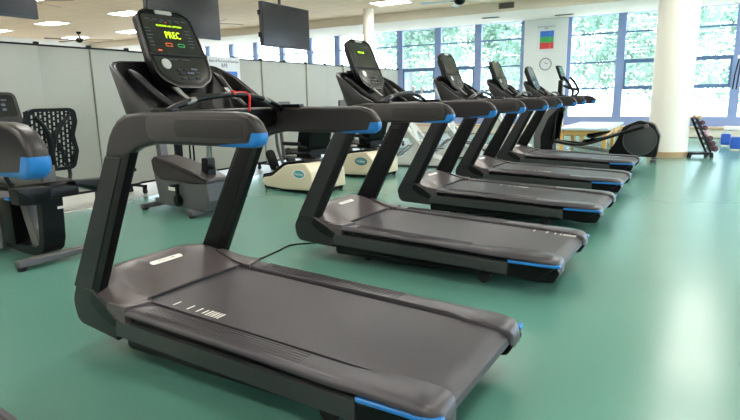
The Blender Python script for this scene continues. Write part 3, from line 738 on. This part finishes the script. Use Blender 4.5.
MB().tube([(-.22, .18, 1.12), (-.22, .38, 1.14), (0, .46, 1.10), (.22, .38, 1.14), (.22, .18, 1.12)], .018, 10, smooth_path=4).build('handlebar', M_BLACK, ubk)
MB().cyl((0, -.36, .42), (0, -.42, .98), .020, 14).build('seat_post', M_CHROME, ubk)
MB().prism(fillet([(-.44, .38, .02), (-.30, .40, .02), (-.33, .64, .02), (-.43, .64, .02)], 3), 'x', -.05, .05, bev=.012).build('post_sleeve', M_BLACK, ubk)
MB().ball((-.02, -.46, .55), (.03, .04, .03)).build('adjust_knob', M_BLACK, ubk)
MB().loft([[(x*w, y+dy*.0, z+dz) for x, dy, dz in ((-1, 0, 0), (-.6, 0, .05), (.6, 0, .05), (1, 0, 0), (.6, 0, -.04), (-.6, 0, -.04))] for y, w, z in ((-.56, .10, .99), (-.46, .14, .99), (-.34, .09, .99), (-.22, .03, .985))]).build('saddle', M_BLACK, ubk)
MB().prism(rrect(.02, .255, .19, .30, .02, 5), 'x', -.134, -.128).build('name_plate', M_WHITE, ubk)
for s in (-1, 1):
    MB().cyl((s*.12, .0, .155), (s*.165, .0, .155), .065, 20).box((s*.17, -.02, .23 if s < 0 else .10), (.02, .045, .20), bev=.006).build('crank', M_BLACK, ubk)
    MB().box((s*.20, -.02, .335 if s < 0 else .05), (.07, .08, .03), bev=.008).build('pedal', M_BLACK, ubk)
for y, nm in ((.58, 'front_foot_bar'), (-.30, 'rear_foot_bar')):
    MB().box((0, y, .05), (.48, .085, .06), bev=.02).build(nm, M_BIKE, ubk)
    for s in (-1, 1): MB().cyl((s*.2-.03, y, .028), (s*.2+.03, y, .028), .028, 14).build('foot_wheel', M_BLACKR, ubk)
MB().box((0, .45, .09), (.10, .30, .06), bev=.01).build('frame', M_BIKE, ubk)

# ================================================================== seated steppers with a cream base
M_OVAL = mat('oval_teal', (60, 150, 160), .4); M_OVAL2 = mat('oval_dark_blue', (20, 60, 96), .4)
def seated_stepper(label, loc, oval, shell=M_CREAM):
    t = thing('seated_stepper', label, 'seated stepper', loc, -.15)
    MB().prism(fillet([(.42, .10, .04), (.40, .17, .04), (.22, .20, .15), (-.06, .37, .18), (-.42, .42, .10), (-.56, .30, .05), (-.58, .06, .02), (-.0, .035, .02), (.34, .05, .03)], 6), 'x', -.33, .33, bev=.03, seg=3).build('base_shell', shell, t)
    MB().prism(fillet([(.44, .14, .02), (.42, .215, .03), (.24, .25, .12), (-.02, .405, .15), (-.40, .450, .08), (-.42, .42, .03), (-.06, .365, .15), (.20, .205, .12)], 6), 'x', -.30, .30, bev=.01).build('top_trim', M_BLACK, t)
    MB().box((0, -.07, .03), (.56, .94, .03), bev=.008).build('base_plate', M_BLACK, t)
    ov = MB().lathe([(0, 0), (.06, 0), (.06, .004), (0, .005)], 28, M=Matrix.Translation((-.330, -.33, .265)) @ Matrix.Rotation(-PI/2, 4, 'Y') @ Matrix.Scale(2.0, 4, (0, 1, 0))).build('oval_badge', M_PWB if oval == 0 else M_OVAL2, t)
    MB().lathe([(0, 0), (.05, 0), (.05, .003), (0, .003)], 28, M=Matrix.Translation((-.334, -.33, .265)) @ Matrix.Rotation(-PI/2, 4, 'Y') @ Matrix.Scale(2.0, 4, (0, 1, 0))).build('oval_emblem', M_OVAL, ov)
    text_mesh('badge_text', 'NuStep', .055, Matrix(((0, 0, -1, -.3385), (-1, 0, 0, -.33), (0, 1, 0, .265), (0, 0, 0, 1))), M_WHITE, ov)
    for s in (-1, 1):
        for y in (.38, -.52):
            c = MB().cyl((s*.27-.018, y, .038), (s*.27+.018, y, .038), .038, 18); c.box((s*.27, y-.0, .075), (.05, .05, .03), bev=.008)
            c.build('caster', M_BLACKR, t)
        MB().box((s*.27, .40, .115), (.07, .09, .05), bev=.015).build('caster_mount', shell, t)
        # pedals and swing arms
        MB().tube([(s*.20, .10, .35), (s*.24, .16, .60), (s*.27, .12, .92), (s*.24, -.04, 1.06)], [.022, .022, .02, .02], 10, smooth_path=4).build('swing_arm', M_BIKE, t)
        MB().tube([(s*.24, .02, 1.045), (s*.235, -.08, 1.07)], .024, 10).build('hand_grip', M_BLACK, t)
        MB().prism(rrect(-.075, -.15, .075, .15, .07, 6), 'z', -.02, .02, M=frameM((s*.17, .36, .40), (1, 0, 0), (0, .45, 1)), bev=.012).build('foot_plate', M_BLACK, t)
        MB().tube([(s*.15, .38, .32), (s*.15, .20, .26)], .02, 8).build('pedal_arm', M_STEEL, t)
        MB().box((s*.30, -.18, .66), (.07, .30, .05), bev=.02, seg=3).build('armrest', M_BLACK, t)
        MB().tube([(s*.30, -.30, .64), (s*.22, -.38, .60)], .016, 8).build('armrest_bracket', M_BLACK, t)
    MB().box((0, -.10, .445), (.10, .70, .03)).build('seat_rail', M_STEEL, t)
    MB().box((0, -.20, .475), (.20, .28, .04), bev=.01).build('seat_carriage', M_BLACK, t)
    MB().loft([[(x*.22, y, z+dz) for x, dz in ((-1, 0), (-.8, .045), (.8, .045), (1, 0), (.8, -.03), (-.8, -.03))] for y, z in ((-.42, .53), (-.30, .52), (-.08, .535), (-.0, .53))]).build('seat', M_BLACK, t)
    MB().loft([[(x*w, y+dy, z) for x, dy in ((-1, .03), (-.6, .0), (.6, .0), (1, .03), (.8, -.14), (-.8, -.14))] for y, w, z in ((-.22, .20, .52), (-.27, .25, .66), (-.33, .26, .88), (-.38, .22, 1.08))]).build('seat_back', M_BLACK, t)
    MB().tube([(0, .30, .40), (0, .34, .80), (0, .30, 1.05)], .026, 10).build('console_mast', M_BIKE, t)
    MB().box((0, .28, 1.12), (.26, .05, .18), bev=.03).build('console', M_BIKE, t)
    return t
seated_stepper('cream seated stepper with a pale oval badge, the one nearer the upright bike', (4.30, 5.86, 0), 0)
seated_stepper('cream seated stepper with a dark blue oval badge, right of the other one', (5.90, 5.86, 0), 1)

# ================================================================== pale cross trainers behind
M_PALE = mat('pale_grey_shell', (196, 198, 194), .4)
def pale_trainer(label, loc, rz=.15, group=None):
    t = thing('seated_cross_trainer', label, 'cross trainer', loc, rz, group)
    MB().prism(fillet([(.50, .02, .02), (.46, .10, .05), (.12, .20, .1), (-.1, .46, .06), (-.22, .47, .05), (-.30, .22, .1), (-.60, .12, .05), (-.62, .02, .02)], 5), 'x', -.22, .22, bev=.02).build('base_shell', M_PALE, t)
    MB().box((0, -.06, .012), (.56, 1.14, .024)).build('base_plate', M_BLACK, t)
    MB().prism(fillet([(.05, .40, .05), (-.10, .42, .05), (.16, 1.02, .05), (.26, 1.0, .05)], 4), 'x', -.10, .10, bev=.02).build('tower', M_PALE, t)
    for s in (-1, 1):
        MB().tube([(s*.24, -.42, .16), (s*.27, -.05, .55), (s*.26, .16, .86), (s*.25, .05, 1.05)], [.02, .03, .035, .025], 10, smooth_path=4).build('swing_arm', M_PALE, t)
        MB().tube([(s*.25, .10, 1.0), (s*.25, -.05, 1.25), (s*.25, -.06, 1.42)], [.018, .018, .02], 10, smooth_path=3).build('hand_grip', mat('beige_grip', (186, 172, 158), .6), t)
        MB().box((s*.20, -.36, .30), (.13, .30, .03), M=None, bev=.01).build('foot_pedal', M_BIKE, t)
        MB().tube([(s*.16, .35, .14), (s*.20, .05, .38), (s*.20, -.3, .28)], .018, 8).build('link_bar', M_STEEL, t)
        MB().ball((s*.19, .10, .62), (.05, .11, .11)).build('joint_cover', M_WHITE, t)
    Mq = frameM((0, .22, 1.20), (1, 0, 0), (0, .5, 1))
    c = MB().prism(rrect(-.13, 0, .13, .24, .05, 5), 'z', -.04, 0, M=Mq, bev=.012).build('console', M_PALE, t)
    MB().box((0, .13, .002), (.15, .09, .004), M=Mq).build('screen', mat('teal_lcd', (96, 138, 140), .2), c)
    MB().tube([(0, .20, 1.0), (0, .24, 1.22)], .04, 10).build('console_mast', M_PALE, t)
pale_trainer('pale grey cross trainer behind the second treadmill, its teal screen above the handrail', (7.38, 5.55, 0))
pale_trainer('pale grey cross trainer glimpsed behind the third treadmill frame', (9.0, 5.45, 0))
pale_trainer('pale grey cross trainer glimpsed behind the fifth treadmill, nearest the windows', (10.75, 4.9, 0))
# ================================================================== elliptical trainer (axis along y, front = +y)
el = thing('elliptical_trainer', 'black elliptical trainer with a round rear wheel housing beside the column', 'elliptical trainer', (9.42, 2.65, 0))
yo = 2.65
def E_(pts): return [(p[0]-yo,)+tuple(p[1:]) for p in pts]
MB().prism(fillet(E_([(1.66, .10, .05), (1.63, .48, .10), (1.74, .70, .15), (1.98, .76, .15), (2.25, .64, .15), (2.36, .35, .15), (2.46, .20, .05), (2.46, .10, .03)]), 7), 'x', -.16, .16, bev=.03, seg=3).build('wheel_housing', M_BLACK, el)
for s in (-1, 1):
    w = MB().lathe([(0, .012), (.24, .012), (.262, .006), (.275, .012), (.285, 0)], 48, M=Matrix.Translation((s*.16, 1.955-yo, .405)) @ Matrix.Rotation(s*PI/2, 4, 'Y')).build('wheel_disc', M_RAIL, el)
    MB().tube(E_([(0, 0, 0)]) and [(s*.22, 1.83-yo, .67), (s*.22, 2.25-yo, .53), (s*.22, 2.60-yo, .40)], [.03, .026, .026], 12).build('crank_arm', M_BLACK, el)
    MB().cyl((s*.17, 1.86-yo, .66), (s*.26, 1.86-yo, .66), .038, 18).build('crank_joint', M_BIKE, el)
    pz = .42 if s < 0 else .50
    MB().prism(fillet(E_([(2.50, pz+.01, .02), (2.52, pz+.05, .01), (2.84, pz-.06, .01), (2.90, pz-.01, .01), (2.92, pz-.08, .02), (2.82, pz-.12, .02)]), 3), 'x', *sorted((s*.14, s*.32)), bev=.012).build('pedal', M_BLACKR, el)
    MB().tube([(s*.22, 2.40-yo, .47), (s*.22, 2.9-yo, .30), (s*.20, 3.45-yo, .34)], .020, 10, smooth_path=4).build('pedal_arm', M_BLACK, el)
    MB().tube([(s*.12, 2.30-yo, .15), (s*.12, 3.1-yo, .26), (s*.12, 3.55-yo, .36)], .022, 10).build('side_rail', M_STEEL, el)
    MB().tube([(s*.26, 3.46-yo, .30), (s*.27, 3.42-yo, .75), (s*.27, 3.36-yo, 1.05)], .02, 10, smooth_path=3).build('swing_arm', M_BLACK, el)
    MB().tube([(s*.27, 3.36-yo, 1.05), (s*.27, 3.22-yo, 1.18), (s*.27, 3.13-yo, 1.28), (s*.27, 3.20-yo, 1.44), (s*.27, 3.30-yo, 1.56)] if s > 0 else [(s*.27, 3.36-yo, 1.05), (s*.27, 3.20-yo, 1.15), (s*.27, 3.13-yo, 1.26), (s*.27, 3.22-yo, 1.44), (s*.27, 3.33-yo, 1.56)], .024, 12, smooth_path=4).build('hand_grip', M_BLACK, el)
    MB().box((s*.18, 1.70-yo, .035), (.12, .10, .07), bev=.02).build('rear_foot', M_BIKE, el)
MB().prism(fillet(E_([(3.84, .05, .06), (3.86, .45, .20), (3.74, .80, .2), (3.50, 1.06, .1), (3.28, 1.12, .03), (3.28, 1.02, .03), (3.46, .90, .1), (3.60, .60, .25), (3.62, .30, .1), (3.50, .12, .05), (3.50, .05, .02)]), 7), 'x', -.15, .15, bev=.03, seg=3).build('front_tower', M_BIKE, el)
MB().prism(fillet(E_([(3.70, .08, .06), (3.72, .45, .20), (3.58, .80, .2), (3.38, 1.02, .1), (3.30, 1.0, .03), (3.46, .80, .1), (3.52, .50, .2), (3.46, .08, .02)]), 7), 'x', -.165, .165, bev=.01).build('tower_inner_cover', M_BLACK, el)
MB().tube([(0, 3.36-yo, 1.02), (0, 3.42-yo, 1.25), (0, 3.42-yo, 1.50)], [.06, .05, .04], 12).build('console_mast', M_BLACK, el)
Me = frameM((0, 3.34-yo, 1.50), (1, 0, 0), (0, .40, 1))
c_ = MB().prism(rrect(-.19, 0, .19, .30, [.08, .08, .04, .04], 5), 'z', -.05, 0, M=Me, bev=.012).build('console', M_BLACK, el)
MB().prism(rrect(-.17, .11, .17, .285, .02, 4), 'z', -.002, .002, M=Me).build('screen', M_GLOSS, c_)
MB().prism(rrect(-.13, .02, .13, .095, .03, 4), 'z', -.002, .003, M=Me).build('control_panel', M_BIKE, c_)
MB().tube([(-.20, 3.12-yo, 1.30), (-.18, 3.30-yo, 1.38), (0, 3.36-yo, 1.40), (.18, 3.30-yo, 1.38), (.20, 3.12-yo, 1.30)], .018, 10, smooth_path=4).build('fixed_handlebar', M_BLACK, el)
MB().box((0, 3.68-yo, .035), (.55, .10, .06), bev=.02).build('front_foot', M_BLACK, el)
MB().tube([(.0, 3.30-yo, .97), (.0, 3.33-yo, .86)], .03, 12).build('bottle_holder', M_SILVER, el)

# ================================================================== low treatment table
M_PINE = mat('pine_wood', (214, 168, 96), .5, noise=.12, nscale=8); M_PADB = mat('pale_blue_vinyl', (196, 212, 222), .35)
tb = thing('treatment_table', 'low pine legged treatment table with a pale blue padded top by the windows', 'table', (12.5, 3.25, 0))
MB().box((0, 0, .475), (2.85, 1.06, .055), bev=.018, seg=3).build('padded_top', M_PADB, tb)
fr = MB().box((0, -.46, .395), (2.7, .03, .11)).box((0, .46, .395), (2.7, .03, .11)).box((-1.34, 0, .395), (.03, .90, .11)).box((1.34, 0, .395), (.03, .90, .11))
fr.build('apron', M_PINE, tb)
for x in (-1.33, 0, 1.33):
    for y in (-.45, .45): MB().box((x, y, .225), (.085, .085, .45), bev=.006).build('leg', M_PINE, tb)

# ================================================================== dumbbell rack
M_MAR = mat('maroon_vinyl', (74, 34, 42), .45)
rk = thing('dumbbell_rack', 'slanted black dumbbell rack on a flat foot beside the cream column', 'dumbbell rack', (10.62, 1.02, 0), -1.15)
for s in (-1, 1):
    MB().box((.0, s*.10, .075), (.46, .045, .04), bev=.006).build('base_rail', M_BLACK, rk)
    MB().loft([[(x+dx, s*.10+dy, z) for dx, dy in ((-.02, -.015), (.02, -.015), (.02, .015), (-.02, .015))] for x, z in ((.20, .06), (-.13, .74))]).build('rack_post', M_BLACK, rk)
    for x in (-.20, .20): MB().box((x, s*.10, .028), (.06, .07, .055), bev=.008).build('foot', M_BLACKR, rk)
MB().box((0, 0, .075), (.05, .2, .03)).build('cross_bar', M_BLACK, rk)
dbl = ['tan dumbbell on the very top of the slanted rack', 'maroon dumbbell second from the top of the slanted rack', 'maroon dumbbell third from the top of the slanted rack',
       'dumbbell with a pale pink head in the middle of the slanted rack', 'maroon dumbbell fifth from the top of the slanted rack', 'maroon dumbbell sixth from the top of the slanted rack', 'largest maroon dumbbell lowest on the slanted rack']
M_TANV = mat('tan_vinyl', (196, 172, 140), .5); M_PINK = mat('pale_pink_vinyl', (206, 176, 184), .5)
cR = Matrix.Translation((10.62, 1.02, 0)) @ Matrix.Rotation(-1.15, 4, 'Z')
for i in range(7):
    f_ = i/6; x = -.11+.33*f_; z = .765-.60*f_; r_ = .042+.016*f_
    p = cR @ Vector((x+.035, 0, z))
    d = thing('dumbbell', dbl[i], 'dumbbell', p, -1.15, 'dumbbells on the rack')
    m_ = (M_TANV, M_MAR, M_MAR, M_PINK, M_MAR, M_MAR, M_MAR)[i]
    MB().cyl((0, -.085, 0), (0, .085, 0), .015, 12).build('handle', M_BLACK if i else M_TANV, d)
    for s in (-1, 1):
        MB().lathe([(0, 0), (r_*.7, 0), (r_, .012), (r_, .055), (r_*.75, .07), (0, .07)], 8, M=Matrix.Translation((0, s*.075, 0)) @ Matrix.Rotation(-s*PI/2, 4, 'X')).build('weight_head', m_, d)
    MB().box((x+.025, 0, z-.028), (.06, .11, .012)).build('saddle', M_BLACK, rk)

# ================================================================== blue rollers, bench end, hanging straps
M_ROYAL = mat('royal_blue_vinyl', (38, 86, 178), .45)
for (x, y, lb) in ((12.25, .34, 'royal blue upright roller, the nearer of two by the right edge'), (13.25, .49, 'royal blue upright roller, the farther of two by the right edge')):
    r_ = thing('foam_roller', lb, 'foam roller', (x, y, 0), 0, 'blue rollers by the right edge')
    MB().prism(fillet([(-.095, .04, .03), (.095, .04, .03), (.095, .29, .04), (-.095, .29, .04)], 4), 'x', -.085, .085, bev=.03, seg=3).build('roller_body', M_ROYAL, r_)
    MB().box((0, 0, .03), (.13, .15, .06), bev=.01).build('roller_base', M_WHITE, r_)
bn = thing('low_bench', 'low white bench standing behind the two blue rollers', 'bench', (14.3, .15, 0))
MB().box((0, -.15, .36), (.35, 1.0, .08), bev=.02).build('bench_top', M_PWB, bn)
for y in (-.55, .25): MB().box((0, y, .16), (.28, .06, .32), bev=.01).build('bench_leg', mat('pale_metal', (200, 204, 208), .4), bn)
cs = thing('cable_stand', 'pale cable stand at the right edge with two black straps hanging', 'cable machine', (13.0, -.02, 0))
MB().box((0, -.12, 1.05), (.10, .08, 2.10), bev=.01).build('post', M_PWB, cs)
MB().box((0, -.12, .03), (.70, .50, .06), bev=.01).build('stand_base', M_PWB, cs)
MB().box((0, .14, 2.0), (.06, .55, .05), bev=.01).build('top_arm', M_PWB, cs)
MB().cyl((0, .41, 1.93), (0, .41, 2.0), .05, 14).build('pulley', M_PWB, cs)
for dy in (-.035, .035):
    MB().tube([(0, .41+dy*.5, 1.93), (0, .44+dy, 1.6), (0, .46+dy, 1.28)], .014, 8).build('strap', M_BLACKR, cs)

# power cord of the nearest treadmill
tag(MB().tube([(.30, 3.86, .10), (.50, 3.92, .02), (.95, 3.97, .007), (1.32, 4.0, .006), (1.55, 4.02, .006), (1.75, 4.04, .006), (1.90, 3.90, .006), (2.02, 3.72, .03)], .0065, 8, smooth_path=6).build('power_cord', M_BLACKR),
    'black power cord on the green floor between the two nearest treadmills', 'cord')

# ================================================================== trees outside
M_LEAF = bpy.data.materials.new('spring_leaf'); M_LEAF.use_nodes = True
nt = M_LEAF.node_tree; b = nt.nodes['Principled BSDF']; b.inputs['Roughness'].default_value = .7
nz = nt.nodes.new('ShaderNodeTexNoise'); nz.inputs['Scale'].default_value = 1.2; nz.inputs['Detail'].default_value = 6
rp = nt.nodes.new('ShaderNodeValToRGB'); rp.color_ramp.elements[0].color = (*s2l((112, 146, 128)), 1); rp.color_ramp.elements[1].color = (*s2l((178, 202, 184)), 1)
rp.color_ramp.elements[0].position = .35; rp.color_ramp.elements[1].position = .65
tc = nt.nodes.new('ShaderNodeTexCoord'); nt.links.new(tc.outputs['Object'], nz.inputs['Vector']); nt.links.new(nz.outputs['Fac'], rp.inputs['Fac'])
nt.links.new(rp.outputs['Color'], b.inputs['Base Color'])
b.inputs['Transmission Weight'].default_value = 0
tl = nt.nodes.new('ShaderNodeBsdfTranslucent'); nt.links.new(rp.outputs['Color'], tl.inputs['Color'])
mx = nt.nodes.new('ShaderNodeMixShader'); mx.inputs[0].default_value = .5; out = nt.nodes['Material Output']
nt.links.new(b.outputs[0], mx.inputs[1]); nt.links.new(tl.outputs[0], mx.inputs[2]); nt.links.new(mx.outputs[0], out.inputs[0])
M_BARK = mat('pale_bark', (136, 138, 146), .9, noise=.2, nscale=5)
def leaf_mesh(seed, rx, rz, n):
    random.seed(seed); bm = bmesh.new()
    cl = [(random.gauss(0, .42)*rx, random.gauss(0, .42)*rx, random.uniform(-.85, .9)*rz) for _ in range(34)]
    for _ in range(n):
        c = random.choice(cl); p = Vector((max(-3.1, min(3.1, c[0]+random.gauss(0, .6))), max(-3.1, min(3.1, c[1]+random.gauss(0, .6))), c[2]+random.gauss(0, .45)))
        s_ = random.uniform(.14, .30); R = Euler((random.uniform(-1, 1), random.uniform(-1, 1), random.uniform(0, 6.3))).to_matrix()
        q = [bm.verts.new(p+R @ Vector(v)*s_) for v in ((-.5, 0, 0), (0, -.45, .1), (.6, 0, 0), (0, .45, .1))]
        bm.faces.new(q)
    me = bpy.data.meshes.new('foliage'); bm.to_mesh(me); bm.free(); me.materials.append(M_LEAF); return me
LM = [leaf_mesh(k_, 2.9, 4.0, 6200) for k_ in range(3)]
spots = [(27, -4.6), (27, 2.0), (27, 8.6), (27, 15.2), (34, -1.3), (34, 5.3), (34, 11.9), (34, 18.5)]
pos_words = ['beyond the right edge of the photo', 'behind the cream column, nearer row', 'left of the white pier, nearer row', 'above the second treadmill arms, nearer row',
 'far right, behind the hanging straps', 'right of the white pier above the pine table', 'above the fourth treadmill console, farther row', 'left of the third treadmill console, farther row']
for i, (x, y) in enumerate(spots):
    random.seed(i+50)
    t = thing('tree', 'green leafy tree outside, '+pos_words[i], 'tree', (x, y, -.25), (i*7 % 4)*PI/2, 'trees outside the windows')
    sc_ = random.uniform(.95, 1.03)
    o = bpy.data.objects.new('foliage', LM[i % 3]); COL.objects.link(o); o.parent = t; o.location = (0, 0, 5.3); o.scale = (sc_, sc_, sc_)
    tk_ = MB().tube([(0, 0, 0), (.08, .03, 2.5), (-.05, .1, 5.5), (.1, 0, 8.0)], [.22, .17, .12, .05], 10, smooth_path=3)
    for k_ in range(5):
        a = random.uniform(0, 6.3); z = random.uniform(2.6, 6)
        tk_.tube([(0, 0, z), (math.cos(a)*.8, math.sin(a)*.8, z+.9), (math.cos(a)*1.5, math.sin(a)*1.5, z+2)], [.07, .05, .02], 6)
    tk_.build('trunk', M_BARK, t)
